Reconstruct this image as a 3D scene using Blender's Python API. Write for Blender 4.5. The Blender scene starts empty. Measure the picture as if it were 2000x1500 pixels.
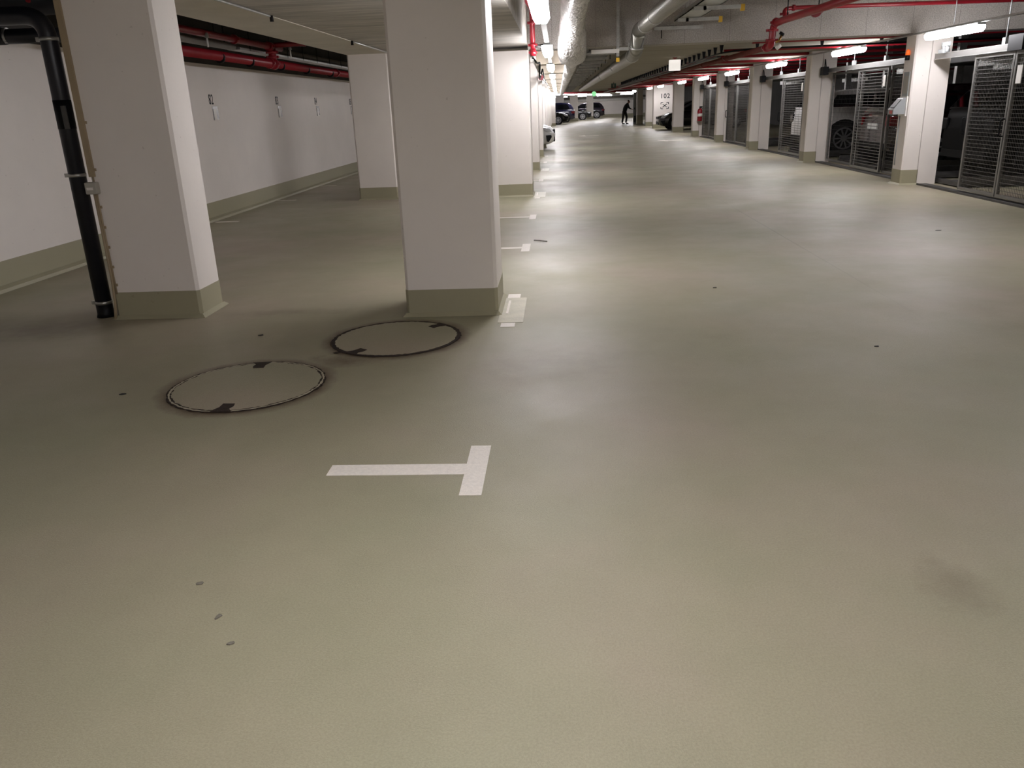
import bpy, bmesh, math, random
from mathutils import Vector, Matrix
random.seed(7)
S = bpy.context.scene
COL = S.collection
PI = math.pi

# ------------------------------------------------------------------ camera, world, exposure
cam_d = bpy.data.cameras.new('camera')
cam = bpy.data.objects.new('camera', cam_d)
COL.objects.link(cam)
cam_d.sensor_width = 36.0
cam_d.lens = 1562.44 / 2000 * 36.0
cam_d.clip_start = 0.05
cam_d.clip_end = 300
RT = Vector((0.9978418, 0.05426012, -0.03698092))
UP = Vector((0.01714421, 0.32836922, 0.94439384))
FW = Vector((-0.06338632, 0.94298966, -0.32673029))
m = Matrix((RT, UP, -FW)).transposed().to_4x4()
m.translation = Vector((0, 0, 1.45))
cam.matrix_world = m
S.camera = cam
W = bpy.data.worlds.new('world')
S.world = W
W.use_nodes = True
W.node_tree.nodes['Background'].inputs[0].default_value = (0.5, 0.5, 0.5, 1)
W.node_tree.nodes['Background'].inputs[1].default_value = 0.0
S.view_settings.view_transform = 'Standard'
S.view_settings.look = 'None'
S.view_settings.gamma = 1
S.view_settings.use_curve_mapping = False
S.view_settings.exposure = 0.8
LAMP = 32.0            # strength of the fluorescent diffusers

# ------------------------------------------------------------------ materials
def lin(c):
    return tuple((x / 12.92 if x <= .04045 else ((x + .055) / 1.055) ** 2.4) for x in [v / 255 for v in c]) + (1,)
MATS = {}
def nodes(name):
    mt = bpy.data.materials.new(name)
    mt.use_nodes = True
    nt = mt.node_tree
    MATS[name] = mt
    return mt, nt, nt.nodes['Principled BSDF']
def N(nt, kind, **kw):
    n = nt.nodes.new(kind)
    for k, v in kw.items():
        if k.startswith('i_'):
            key = k[2:]
            n.inputs[int(key) if key.isdigit() else key].default_value = v
        else:
            setattr(n, k, v)
    return n
def L(nt, a, b): nt.links.new(a, b)
def objco(nt, scale=(1, 1, 1)):
    t = N(nt, 'ShaderNodeTexCoord')
    mp = N(nt, 'ShaderNodeMapping')
    mp.inputs['Scale'].default_value = scale
    L(nt, t.outputs['Object'], mp.inputs['Vector'])
    return mp.outputs['Vector']
def noise(nt, vec, scale, detail=4, rough=.55):
    n = N(nt, 'ShaderNodeTexNoise')
    n.inputs['Scale'].default_value = scale
    n.inputs['Detail'].default_value = detail
    n.inputs['Roughness'].default_value = rough
    L(nt, vec, n.inputs['Vector'])
    return n.outputs['Fac']
def ramp(nt, fac, stops):
    r = N(nt, 'ShaderNodeValToRGB')
    e = r.color_ramp.elements
    while len(e) < len(stops): e.new(.5)
    for i, (p, c) in enumerate(stops):
        e[i].position = p
        e[i].color = c
    L(nt, fac, r.inputs['Fac'])
    return r.outputs['Color']
def mixc(nt, fac, a, b, mode='MIX'):
    x = N(nt, 'ShaderNodeMix', data_type='RGBA', blend_type=mode)
    for sock, v in ((x.inputs[0], fac), (x.inputs[6], a), (x.inputs[7], b)):
        if hasattr(v, 'links'): L(nt, v, sock)
        else: sock.default_value = v
    return x.outputs[2]
def math_(nt, op, a, b=None, c=None, clamp=False):
    n = N(nt, 'ShaderNodeMath', operation=op, use_clamp=clamp)
    for i, v in enumerate((a, b, c)):
        if v is None: continue
        if hasattr(v, 'links'): L(nt, v, n.inputs[i])
        else: n.inputs[i].default_value = v
    return n.outputs[0]
def bump(nt, bs, h, strength, dist=.01):
    b = N(nt, 'ShaderNodeBump')
    b.inputs['Strength'].default_value = strength
    b.inputs['Distance'].default_value = dist
    L(nt, h, b.inputs['Height'])
    L(nt, b.outputs['Normal'], bs.inputs['Normal'])
def plain(name, rgb, rough=.5, metal=0, var=.08, scale=6, bmp=0, bscale=60, spec=.5):
    mt, nt, bs = nodes(name)
    v = objco(nt)
    c = lin(rgb)
    lo = tuple(x * (1 - var) for x in c[:3]) + (1,)
    hi = tuple(min(1, x * (1 + var)) for x in c[:3]) + (1,)
    L(nt, ramp(nt, noise(nt, v, scale), [(.3, lo), (.7, hi)]), bs.inputs['Base Color'])
    bs.inputs['Roughness'].default_value = rough
    bs.inputs['Metallic'].default_value = metal
    bs.inputs['Specular IOR Level'].default_value = spec
    if bmp: bump(nt, bs, noise(nt, v, bscale, 3), bmp)
    return mt
def emit(name, rgb, st):
    mt, nt, bs = nodes(name)
    bs.inputs['Base Color'].default_value = lin(rgb)
    bs.inputs['Emission Color'].default_value = lin(rgb)
    bs.inputs['Emission Strength'].default_value = st
    return mt

# floor: glossy olive-beige epoxy with grain, blotches, a seam, rust stains by the manholes
MAN = [(-1.80, 4.24, .435), (-1.12, 5.18, .435)]
mt, nt, bs = nodes('floor_epoxy')
v = objco(nt)
base = ramp(nt, noise(nt, v, .4, 4, .6), [(.3, lin((152, 150, 124))), (.5, lin((160, 153, 130))), (.7, lin((168, 154, 138)))])
bl = ramp(nt, noise(nt, v, 2.6, 6, .65), [(.22, (.92, .92, .91, 1)), (.75, (1.02, 1.02, 1.02, 1))])
base = mixc(nt, 1.0, base, bl, 'MULTIPLY')
fine = ramp(nt, noise(nt, v, 150, 2, .6), [(.35, (.9, .9, .89, 1)), (.65, (1.04, 1.04, 1.03, 1))])
base = mixc(nt, 1.0, base, fine, 'MULTIPLY')
sep = N(nt, 'ShaderNodeSeparateXYZ')
L(nt, v, sep.inputs[0])
wob = noise(nt, v, 7, 5, .7)
stain = None
for (mx, my, mr) in MAN:
    d = math_(nt, 'SQRT', math_(nt, 'ADD', math_(nt, 'POWER', math_(nt, 'ABSOLUTE', math_(nt, 'SUBTRACT', sep.outputs[0], mx)), 2.0),
                              math_(nt, 'POWER', math_(nt, 'ABSOLUTE', math_(nt, 'SUBTRACT', sep.outputs[1], my)), 2.0)))
    a = math_(nt, 'ABSOLUTE', math_(nt, 'SUBTRACT', d, mr))
    a = math_(nt, 'ADD', a, math_(nt, 'MULTIPLY', math_(nt, 'SUBTRACT', wob, .5), .11))
    f = math_(nt, 'SUBTRACT', 1.0, math_(nt, 'DIVIDE', a, .085), clamp=True)
    stain = f if stain is None else math_(nt, 'MAXIMUM', stain, f)
for (sx, sy, ax, ay, w) in [(-1.36, 4.68, .30, .16, .8), (1.2, 2.2, .13, .17, .35), (-3.9, 5.6, .8, .35, .45), (-.05, 4.55, .5, .35, .22), (-2.15, 6.0, .7, .15, .3)]:
    d = math_(nt, 'SQRT', math_(nt, 'ADD', math_(nt, 'POWER', math_(nt, 'ABSOLUTE', math_(nt, 'DIVIDE', math_(nt, 'SUBTRACT', sep.outputs[0], sx), ax)), 2.0),
                              math_(nt, 'POWER', math_(nt, 'ABSOLUTE', math_(nt, 'DIVIDE', math_(nt, 'SUBTRACT', sep.outputs[1], sy), ay)), 2.0)))
    d = math_(nt, 'ADD', d, math_(nt, 'MULTIPLY', math_(nt, 'SUBTRACT', wob, .5), 1.9))
    f = math_(nt, 'MULTIPLY', math_(nt, 'SUBTRACT', 1.0, d, clamp=True), w)
    stain = math_(nt, 'MAXIMUM', stain, f)
base = mixc(nt, math_(nt, 'MULTIPLY', stain, .85), base, lin((80, 58, 42)))
# thin seam running along the aisle
sm = math_(nt, 'ABSOLUTE', math_(nt, 'SUBTRACT', sep.outputs[0], 2.44))
sm = math_(nt, 'SUBTRACT', 1.0, math_(nt, 'DIVIDE', sm, .012), clamp=True)
sm = math_(nt, 'MULTIPLY', sm, math_(nt, 'SUBTRACT', 1.0, math_(nt, 'DIVIDE', math_(nt, 'ABSOLUTE', math_(nt, 'SUBTRACT', sep.outputs[1], 9.5)), 4.5), clamp=True))
base = mixc(nt, math_(nt, 'MULTIPLY', sm, .6), base, lin((112, 104, 88)))
L(nt, base, bs.inputs['Base Color'])
L(nt, ramp(nt, noise(nt, v, 1.1, 5, .65), [(.3, (.31, .31, .31, 1)), (.7, (.5, .5, .5, 1))]), bs.inputs['Roughness'])
bs.inputs['Specular IOR Level'].default_value = .36
bump(nt, bs, noise(nt, v, 260, 2, .5), .5, .003)

# painted wall / pillar white
def paint(name, rgb, rough=.62):
    mt, nt, bs = nodes(name)
    v = objco(nt)
    c = lin(rgb)
    a = ramp(nt, noise(nt, v, 1.3, 5, .6), [(.3, tuple(x * .93 for x in c[:3]) + (1,)), (.7, c)])
    spots = ramp(nt, noise(nt, v, 26, 2, .5), [(.735, (1, 1, 1, 1)), (.76, (.72, .7, .68, 1))])
    L(nt, mixc(nt, .6, a, spots, 'MULTIPLY'), bs.inputs['Base Color'])
    bs.inputs['Roughness'].default_value = rough
    bump(nt, bs, noise(nt, v, 90, 3, .6), .12, .004)
    return mt
WHITE = paint('white_masonry_paint', (232, 224, 217))
SKIRT = paint('olive_skirting_paint', (160, 154, 128), .5)
GREYP = paint('grey_panel_paint', (168, 163, 152), .5)

# rough bush-hammered concrete with vertical panel joints (beam)
mt, nt, bs = nodes('rough_concrete')
v = objco(nt)
sp = ramp(nt, noise(nt, v, 60, 4, .7), [(.3, lin((146, 141, 136))), (.5, lin((178, 172, 166))), (.7, lin((204, 198, 191)))])
big = ramp(nt, noise(nt, v, 1.2, 4), [(.3, (.75, .75, .75, 1)), (.7, (1.05, 1.05, 1.03, 1))])
cc = mixc(nt, 1.0, sp, big, 'MULTIPLY')
sep = N(nt, 'ShaderNodeSeparateXYZ')
L(nt, v, sep.inputs[0])
fr = math_(nt, 'FRACT', math_(nt, 'DIVIDE', math_(nt, 'ADD', sep.outputs[0], 20.03), .70))
ln = math_(nt, 'SUBTRACT', 1.0, math_(nt, 'DIVIDE', math_(nt, 'ABSOLUTE', math_(nt, 'SUBTRACT', fr, .5)), .012), clamp=True)
cc = mixc(nt, math_(nt, 'MULTIPLY', ln, .4), cc, lin((70, 66, 60)))
L(nt, cc, bs.inputs['Base Color'])
bs.inputs['Roughness'].default_value = .9
bump(nt, bs, noise(nt, v, 40, 4, .7), .7, .02)
ROUGH = mt
# board-marked concrete (streaks across the aisle)
def board(name, lo, hi, stripe=.72, k=.55):
    mt, nt, bs = nodes(name)
    v = objco(nt, (1, 1, 1))
    vs = objco(nt, (.6, 4.0, 3.0))
    st = noise(nt, vs, 1.6, 6, .7)
    cc = ramp(nt, st, [(.3, lin(lo)), (.7, lin(hi))])
    sep = N(nt, 'ShaderNodeSeparateXYZ')
    L(nt, v, sep.inputs[0])
    yy = math_(nt, 'ADD', sep.outputs[1], math_(nt, 'MULTIPLY', noise(nt, v, 1.5, 3), .06))
    fr = math_(nt, 'FRACT', math_(nt, 'DIVIDE', math_(nt, 'ADD', yy, 30.1), stripe))
    ln = math_(nt, 'SUBTRACT', 1.0, math_(nt, 'DIVIDE', math_(nt, 'ABSOLUTE', math_(nt, 'SUBTRACT', fr, .5)), .03), clamp=True)
    cc = mixc(nt, math_(nt, 'MULTIPLY', ln, k), cc, lin(tuple(x * .6 for x in lo)))
    L(nt, cc, bs.inputs['Base Color'])
    bs.inputs['Roughness'].default_value = .85
    bump(nt, bs, st, .5, .02)
    return mt
BOARD = board('board_marked_concrete', (150, 145, 138), (202, 196, 186))
SMOOTH = plain('smooth_concrete', (206, 200, 188), .8, var=.1, scale=1.5, bmp=.15, bscale=50)
CEIL = board('slab_concrete', (140, 133, 118), (158, 151, 135), 5.5, .25)
DARKC = plain('dark_and_shaded_concrete', (66, 63, 60), .85, var=.15, scale=1.2)
RIBC = plain('pale_rib_concrete', (196, 184, 166), .8, var=.08)
RED = plain('red_pipe_paint', (140, 24, 36), .33, var=.12, scale=4)
REDD = plain('oxide_red_primer', (112, 52, 44), .5, var=.15, scale=5)
BLACK = plain('black_iron_pipe', (26, 26, 32), .38, var=.2, scale=5)
BLK2 = plain('black_plastic', (14, 14, 16), .5, spec=.2)
GALV = plain('galvanised_steel', (182, 182, 178), .36, .85, var=.14, scale=14)
ALU = plain('aluminium_frame', (136, 134, 131), .38, .7, var=.05)
WIRE = plain('mesh_wire', (98, 96, 93), .42, .6, var=.05)
DWIRE = plain('dark_mesh_wire', (44, 42, 41), .5, .5)
DSTEEL = plain('dark_platform_steel', (86, 84, 82), .55, .5, var=.2)
GREYPIPE = plain('grey_plastic_pipe', (126, 120, 110), .45, var=.08)
TAN = plain('ivory_cable_duct', (158, 140, 112), .5, var=.06)
MARK = plain('white_road_paint', (232, 224, 214), .5, var=.07, scale=60, bmp=.2, bscale=170)
PATCH = plain('pale_floor_patch', (192, 186, 164), .4, var=.1, scale=9, bmp=.3, bscale=80)
RUST = plain('rusted_iron', (44, 32, 26), .75, .2, var=.45, scale=30, bmp=.4, bscale=90)
LIDP = plain('painted_lid', (176, 168, 146), .42, var=.07, scale=8, bmp=.2, bscale=150)
WPLAST = plain('white_plastic', (226, 222, 216), .4, var=.03)
GPLAST = plain('grey_plastic', (150, 152, 152), .42, var=.03)
SLEEVE = plain('clear_paper_sleeve', (176, 173, 172), .2, var=.12, scale=25)
INK = plain('black_stencil_ink', (24, 23, 24), .6)
ORANGE = emit('orange_beacon_lens', (240, 110, 40), .25)
REDBTN = plain('red_button', (190, 60, 45), .35)
YELLOW = plain('yellow_end_cap', (226, 180, 52), .4)
BRASS = plain('brass', (150, 112, 60), .35, .8)
GREEN = emit('green_exit_lens', (150, 232, 165), .55)
DGREEN = plain('dark_green_sign', (28, 58, 46), .4)
TUBE = emit('fluorescent_diffuser', (252, 250, 255), LAMP)
FADETUBE = TUBE
TYRE = plain('tyre_rubber', (20, 20, 21), .8)
ALLOY = plain('alloy_rim', (170, 170, 172), .3, .8)
GLASS = plain('dark_car_glass', (10, 12, 16), .06, var=.02)
CHROME = plain('chrome', (205, 205, 205), .12, 1.0, var=.01)
HEADL = plain('headlamp_glass', (210, 212, 216), .08, .3)
TAILL = plain('tail_lamp_red', (96, 10, 14), .12)
PLATE = plain('plate_white', (205, 205, 200), .4)
SKIN = plain('skin', (160, 116, 92), .5)
CLOTH = plain('dark_cloth', (32, 32, 36), .9)
TROUS = plain('dark_trousers', (36, 30, 30), .9)
HAIR = plain('dark_hair', (22, 18, 16), .6)
def carpaint(name, rgb):
    mt = plain(name, rgb, .25, .0, var=.01)
    mt.node_tree.nodes['Principled BSDF'].inputs['Coat Weight'].default_value = 1
    mt.node_tree.nodes['Principled BSDF'].inputs['Coat Roughness'].default_value = .05
    return mt
P_WHITE = carpaint('car_white', (226, 224, 222))
P_BLACK = carpaint('car_black', (10, 11, 13))
P_SOOT = plain('car_dull_black', (9, 9, 10), .55, spec=.12)
P_BLUE = carpaint('car_navy', (22, 22, 52))
P_PURP = carpaint('car_aubergine', (30, 22, 42))
P_DRED = carpaint('car_dark_red', (28, 11, 13))
# crinkled foil lagging
mt, nt, bs = nodes('foil_lagging')
v = objco(nt, (1, .55, 1))
vo = N(nt, 'ShaderNodeTexVoronoi', feature='DISTANCE_TO_EDGE')
vo.inputs['Scale'].default_value = 16
L(nt, v, vo.inputs['Vector'])
h = math_(nt, 'ADD', noise(nt, v, 26, 4, .7), math_(nt, 'MULTIPLY', vo.outputs['Distance'], 1.2))
L(nt, ramp(nt, noise(nt, v, 6, 4), [(.3, lin((190, 186, 182))), (.7, lin((232, 228, 224)))]), bs.inputs['Base Color'])
bs.inputs['Metallic'].default_value = .75
bs.inputs['Roughness'].default_value = .3
bump(nt, bs, h, 1.0, .035)
FOIL = mt
# spiral duct
mt, nt, bs = nodes('spiral_duct_steel')
v = objco(nt)
wv = N(nt, 'ShaderNodeTexWave', wave_type='BANDS', bands_direction='Y')
wv.inputs['Scale'].default_value = 5.5
wv.inputs['Distortion'].default_value = .3
L(nt, v, wv.inputs['Vector'])
bs.inputs['Base Color'].default_value = lin((150, 148, 140))
bs.inputs['Metallic'].default_value = .85
bs.inputs['Roughness'].default_value = .38
bump(nt, bs, wv.outputs['Fac'], .5, .02)
SPIRAL = mt

# ------------------------------------------------------------------ mesh helpers
class MB:
    """collects shapes into one mesh"""
    def __init__(s): s.bm = bmesh.new()
    def box(s, x0, x1, y0, y1, z0, z1, mat=None):
        vs = [s.bm.verts.new((x, y, z)) for x in (x0, x1) for y in (y0, y1) for z in (z0, z1)]
        for f in ((0, 1, 3, 2), (4, 6, 7, 5), (0, 4, 5, 1), (2, 3, 7, 6), (0, 2, 6, 4), (1, 5, 7, 3)):
            s.bm.faces.new([vs[i] for i in f])
        return s
    def prism(s, pts, z0, z1, axis='z'):
        """polygon in a plane, extruded along an axis (z: pts are x,y; y: pts are x,z; x: pts are y,z)"""
        def P(p, t):
            return {'z': (p[0], p[1], t), 'y': (p[0], t, p[1]), 'x': (t, p[0], p[1])}[axis]
        a = [s.bm.verts.new(P(p, z0)) for p in pts]
        b = [s.bm.verts.new(P(p, z1)) for p in pts]
        s.bm.faces.new(a); s.bm.faces.new(b[::-1])
        n = len(pts)
        for i in range(n):
            s.bm.faces.new((a[i], b[i], b[(i + 1) % n], a[(i + 1) % n]))
        return s
    def pillar(s, x0, x1, y0, y1, z0, z1, c=.022):
        return s.prism([(x0 + c, y0), (x1 - c, y0), (x1, y0 + c), (x1, y1 - c), (x1 - c, y1), (x0 + c, y1), (x0, y1 - c), (x0, y0 + c)], z0, z1)
    def cove(s, x0, x1, y0, y1, h=.028, w=.03):
        a = [s.bm.verts.new(p) for p in ((x0 - w, y0 - w, .001), (x1 + w, y0 - w, .001), (x1 + w, y1 + w, .001), (x0 - w, y1 + w, .001))]
        b = [s.bm.verts.new(p) for p in ((x0, y0, h), (x1, y0, h), (x1, y1, h), (x0, y1, h))]
        for i in range(4):
            s.bm.faces.new((a[i], a[(i + 1) % 4], b[(i + 1) % 4], b[i]))
        return s
    def tube(s, pts, r, n=12, cap=True):
        """sweep a circle along a polyline; r a number or a list"""
        pts = [Vector(p) for p in pts]
        rs = r if isinstance(r, (list, tuple)) else [r] * len(pts)
        rings = []
        u = None
        for i, p in enumerate(pts):
            t = ((pts[i + 1] - p).normalized() if i < len(pts) - 1 else Vector()) + ((p - pts[i - 1]).normalized() if i else Vector())
            t.normalize()
            if u is None:
                u = t.orthogonal().normalized()
                if abs(t.z) < .9: u = (Vector((0, 0, 1)) - t * t.z).normalized()
            else:
                u = (u - t * u.dot(t)).normalized()
            w = t.cross(u)
            rings.append([s.bm.verts.new(p + (u * math.cos(2 * PI * k / n) + w * math.sin(2 * PI * k / n)) * rs[i]) for k in range(n)])
        for a, b in zip(rings, rings[1:]):
            for k in range(n):
                f = s.bm.faces.new((a[k], a[(k + 1) % n], b[(k + 1) % n], b[k]))
                f.smooth = True
        if cap:
            s.bm.faces.new(rings[0][::-1]); s.bm.faces.new(rings[-1])
        return s
    def bars(s, items, w):
        """thin square bars between two points, axis aligned"""
        for (a, b) in items:
            s.box(min(a[0], b[0]) - w, max(a[0], b[0]) + w, min(a[1], b[1]) - w, max(a[1], b[1]) + w, min(a[2], b[2]) - w, max(a[2], b[2]) + w)
        return s
    def disc(s, cx, cy, r, z0, z1, n=64, r0=0, rag=0, seed=1):
        rnd = random.Random(seed)
        R = [r + (rnd.random() - .5) * 2 * rag for _ in range(n)]
        ang = [2 * PI * k / n for k in range(n)]
        P = lambda q, k, z: s.bm.verts.new((cx + q * math.cos(ang[k]), cy + q * math.sin(ang[k]), z))
        o1 = [P(R[k], k, z1) for k in range(n)]
        o0 = [P(R[k], k, z0) for k in range(n)]
        for k in range(n):
            s.bm.faces.new((o0[k], o0[(k + 1) % n], o1[(k + 1) % n], o1[k]))
        if r0:
            R0 = [r0 + (rnd.random() - .5) * 2 * rag for _ in range(n)]
            i1 = [P(R0[k], k, z1) for k in range(n)]
            i0 = [P(R0[k], k, z0) for k in range(n)]
            for k in range(n):
                s.bm.faces.new((o1[k], o1[(k + 1) % n], i1[(k + 1) % n], i1[k]))
                s.bm.faces.new((i1[k], i1[(k + 1) % n], i0[(k + 1) % n], i0[k]))
        else:
            s.bm.faces.new(o1)
        return s
    def build(s, name, mat, parent=None, loc=None, bevel=0, rot=0):
        bmesh.ops.recalc_face_normals(s.bm, faces=s.bm.faces)
        me = bpy.data.meshes.new(name)
        s.bm.to_mesh(me); s.bm.free()
        me.materials.append(mat)
        o = bpy.data.objects.new(name, me)
        COL.objects.link(o)
        if parent: o.parent = parent
        if loc: o.location = loc
        if rot: o.rotation_euler.z = rot
        if bevel:
            b = o.modifiers.new('bevel', 'BEVEL')
            b.width = bevel; b.segments = 2; b.limit_method = 'ANGLE'
        return o
def arc(pts, r=.1, k=6):
    """round the corners of a polyline"""
    pts = [Vector(p) for p in pts]
    out = [pts[0]]
    for i in range(1, len(pts) - 1):
        a, b, c = pts[i - 1], pts[i], pts[i + 1]
        d1 = (a - b).normalized(); d2 = (c - b).normalized()
        rr = min(r, (a - b).length * .49, (c - b).length * .49)
        p, q = b + d1 * rr, b + d2 * rr
        for j in range(k + 1):
            t = j / k
            out.append(p * (1 - t) ** 2 + b * 2 * t * (1 - t) + q * t * t)
    out.append(pts[-1])
    return out
def tag(o, label, cat, group=None, kind=None):
    o['label'] = label; o['category'] = cat
    if group: o['group'] = group
    if kind: o['kind'] = kind
    return o
def thing(name, label, cat, loc=(0, 0, 0), rz=0, group=None, kind=None):
    o = bpy.data.objects.new(name, None)
    COL.objects.link(o)
    o.empty_display_size = .1
    o.location = loc; o.rotation_euler = (0, 0, rz)
    return tag(o, label, cat, group, kind)
def copy_tree(o, parent=None):
    c = o.copy(); COL.objects.link(c)
    if parent: c.parent = parent
    for ch in list(o.children): copy_tree(ch, c)
    return c
ORD = ['first', 'second', 'third', 'fourth', 'fifth', 'sixth', 'seventh', 'eighth', 'ninth', 'tenth', 'eleventh', 'twelfth', 'thirteenth', 'fourteenth', 'fifteenth', 'sixteenth', 'seventeenth', 'eighteenth', 'nineteenth', 'twentieth']
def struct(name, mb, mat, label, cat):
    return tag(mb.build(name, mat), label, cat, kind='structure')

# ------------------------------------------------------------------ the setting
RK = [13.87, 19.36, 24.95, 30.2, 35.5]                    # gate pillars along the right side
struct('floor', MB().box(-5.4, 12.1, -6, 97.2, -.2, 0), MATS['floor_epoxy'], 'glossy olive-beige epoxy garage floor', 'floor')
struct('wall_left', MB().box(-5.4, -5.2, -6, 66, 0, 2.22), WHITE, 'long white painted wall with stencilled bay numbers', 'wall')
struct('trim_1', MB().box(-5.4, -5.21, -6, 66, 2.22, 3.2), DARKC, 'bare concrete band above the numbered white wall', 'wall')
b = MB().box(-5.2, -5.194, -6, 66, 0, .27)
b.prism([(-5.2, 0), (-5.14, 0), (-5.15, .03), (-5.19, .055), (-5.2, .055)], -6, 66, 'y')
struct('baseboard_left', b, SKIRT, 'olive painted skirting band along the numbered wall', 'skirting')
struct('wall_back', MB().box(-5.4, 12.1, -6.2, -6, 0, 3.3), WHITE, 'white wall behind the viewpoint', 'wall')
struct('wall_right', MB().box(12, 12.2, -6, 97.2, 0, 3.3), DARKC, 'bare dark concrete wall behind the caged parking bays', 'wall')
struct('wall_far', MB().box(-5.4, 12.1, 97, 97.2, 0, 3.3), WHITE, 'white wall at the far end of the aisle', 'wall')
struct('baseboard_far', MB().box(-5.4, 12, 96.97, 97, 0, .3), SKIRT, 'olive skirting band on the far end wall', 'skirting')
struct('wall_row_end', MB().box(-5.4, -.9, 65.6, 66, 0, 2.4), WHITE, 'white wall closing the left bays at the far end', 'wall')
CE = (.0, )
struct('ceiling', MB().box(-.47, 12.1, -6, 14.0, 3.05, 3.3), CEIL, 'high concrete ceiling over the near part of the aisle', 'ceiling')
b = MB().box(-2.78, -.47, -6, 14.4, 2.38, 3.25).box(-2.78, -.47, 14.4, 66, 2.38, 3.25)
struct('ceiling_left', b, BOARD, 'low board-marked concrete ceiling over the left parking bays', 'ceiling')
struct('beam_left', MB().box(-3.5, -2.78, -6, 66, 2.373, 3.25), SMOOTH, 'smooth concrete beam running over the left pillar row', 'beam')
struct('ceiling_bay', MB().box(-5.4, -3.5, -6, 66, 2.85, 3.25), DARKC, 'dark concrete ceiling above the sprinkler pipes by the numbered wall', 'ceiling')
struct('beam_cross', MB().box(-.47, 12, 13.9, 14.4, 2.31, 3.05), ROUGH, 'rough concrete cross beam spanning the aisle', 'beam')
struct('ceiling_aisle', MB().box(.45, 6.2, 14.4, 97, 2.37, 3.25), CEIL, 'smooth concrete ceiling over the far aisle', 'ceiling')
struct('ceiling_strip', MB().box(-.47, .45, 14.4, 97, 2.62, 3.25), DARKC, 'raised ceiling strip above the middle lamps', 'ceiling')  # dark colour paints in the shade above the lamp housings
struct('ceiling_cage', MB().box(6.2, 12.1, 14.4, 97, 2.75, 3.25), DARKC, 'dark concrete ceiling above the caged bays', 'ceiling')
struct('ceiling_end', MB().box(-5.4, -.47, 66, 97, 2.38, 3.25), CEIL, 'concrete ceiling over the far left parking area', 'ceiling')
yk = 19.4
b = MB()
while yk < 66:
    b.box(-.47, .45, yk, yk + .7, 2.34, 2.62); yk += 5.5
struct('beam_rib', b, RIBC, 'pale concrete ribs crossing the ceiling strip beside the foil duct', 'beam')

# pillars -----------------------------------------------------------
def pillar(name, x0, x1, y0, y1, top, sk, label, fin=None, cat='pillar'):
    t = tag(MB().pillar(x0, x1, y0, y1, 0, top).build(name, WHITE), label, cat, 'concrete pillars', 'structure')
    e = .003
    s = MB().pillar(x0 - e, x1 + e, y0 - e, y1 + e, 0, sk, .022)
    s.cove(x0 - e, x1 + e, y0 - e, y1 + e)
    s.build('skirting', SKIRT, t)
    if fin:
        MB().box(x1 - .02, fin, y0 + .03, y1 - .02, 0, top).build('pillar_fin', WHITE, t)
    return t
pillar('pillar', -1.15, -.47, 5.77, 6.36, 2.38, .20, 'large white square pillar standing nearest, beside the far manhole')
pillar('pillar', -3.46, -2.78, 5.9, 6.31, 2.373, .21, 'white pillar with the black drain pipe and cable duct on its left edge')
pillar('pillar', -3.5, -2.82, 14.2, 14.8, 2.373, .21, 'white pillar at the end of the smooth beam, before the number 85')
pillar('pillar', -1.14, -.46, 13.95, 14.6, 2.31, .21, 'white pillar under the left end of the rough cross beam')
for i, y in enumerate((19.5, 24.95, 30.4, 35.9, 41.4, 46.9, 52.4, 57.9)):
    pillar('pillar', -1.14, -.46, y, y + .6, 2.38, .21, f'white pillar edge in the row left of the middle lamps, {ORD[i]} beyond the cross beam')
pillar('pillar', -.78, -.2, 62.6, 63.4, 2.38, .21, 'grey end pillar of the left row, just before the far dark cars')
for i, y in enumerate(RK):
    pillar('pillar', 5.6, 5.87, y, y + .4, 2.31 if i == 0 else 2.37, .24,
           ['white gate pillar with orange beacon and control box', 'white gate pillar beside the white car in the cage', 'white gate pillar between the open and closed mesh gates',
            'white gate pillar with a black gate handle beside it', 'white gate pillar carrying the red fire extinguisher'][i], fin=6.17 if i < 4 else 6.1)
pillar('pillar', 5.62, 6.12, 41.6, 42.1, 2.37, .24, 'white pillar standing in front of the black saloon')
pillar('pillar', 5.35, 6.55, 48.0, 48.4, 2.37, .24, 'white wall pier stencilled with 102')
pillar('pillar', 5.56, 6.5, 54.0, 54.4, 2.37, .24, 'grey-white wall pier behind the car with bright headlamps')
pillar('pillar', 5.5, 5.92, 59.5, 60.0, 2.37, .6, 'narrow white pillar with tall olive base near the steel door')
pillar('pillar', 1.1, 1.84, 79, 79.5, 2.37, .25, 'white pillar between the navy car and the black saloon far away')
pillar('pillar', 2.95, 3.65, 88, 88.5, 2.37, .25, 'far pillar between the black saloon and the aubergine car')
pillar('pillar', -.2, .55, 78, 78.5, 2.37, .25, 'far white pillar above the first black car')

# ------------------------------------------------------------------ floor markings
def tmark(y, label, sx=-1.01, head=.49, group='parking bay T marks', x1=-.33):
    b = MB().prism([(x1 - .09, y - head / 2), (x1, y - head / 2), (x1, y + head / 2), (x1 - .09, y + head / 2), (x1 - .09, y + .052), (sx, y + .052), (sx, y - .052), (x1 - .09, y - .052)], .0005, .0025)
    return tag(b.build('parking_mark', MARK), label, 'floor marking', group)
tmark(3.085, 'white painted T mark on the floor nearest the viewer')
for i, y in enumerate((8.71, 11.25, 17.0, 22.55, 25.36)):
    tmark(y, f'white painted T mark, {ORD[i]} beyond the large nearest pillar')
def square(x0, x1, y0, y1, label):
    tag(MB().box(x0, x1, y0, y1, .0005, .0025).build('paint_square', MARK), label, 'floor marking', 'paint squares by the pillars')
square(-.43, -.33, 6.29, 6.43, 'white paint square at the far end of the floor patch')
square(-.43, -.33, 5.4, 5.51, 'white paint square at the near end of the floor patch')
square(-.42, -.33, 13.62, 13.74, 'white paint square near the second floor patch')
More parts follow.
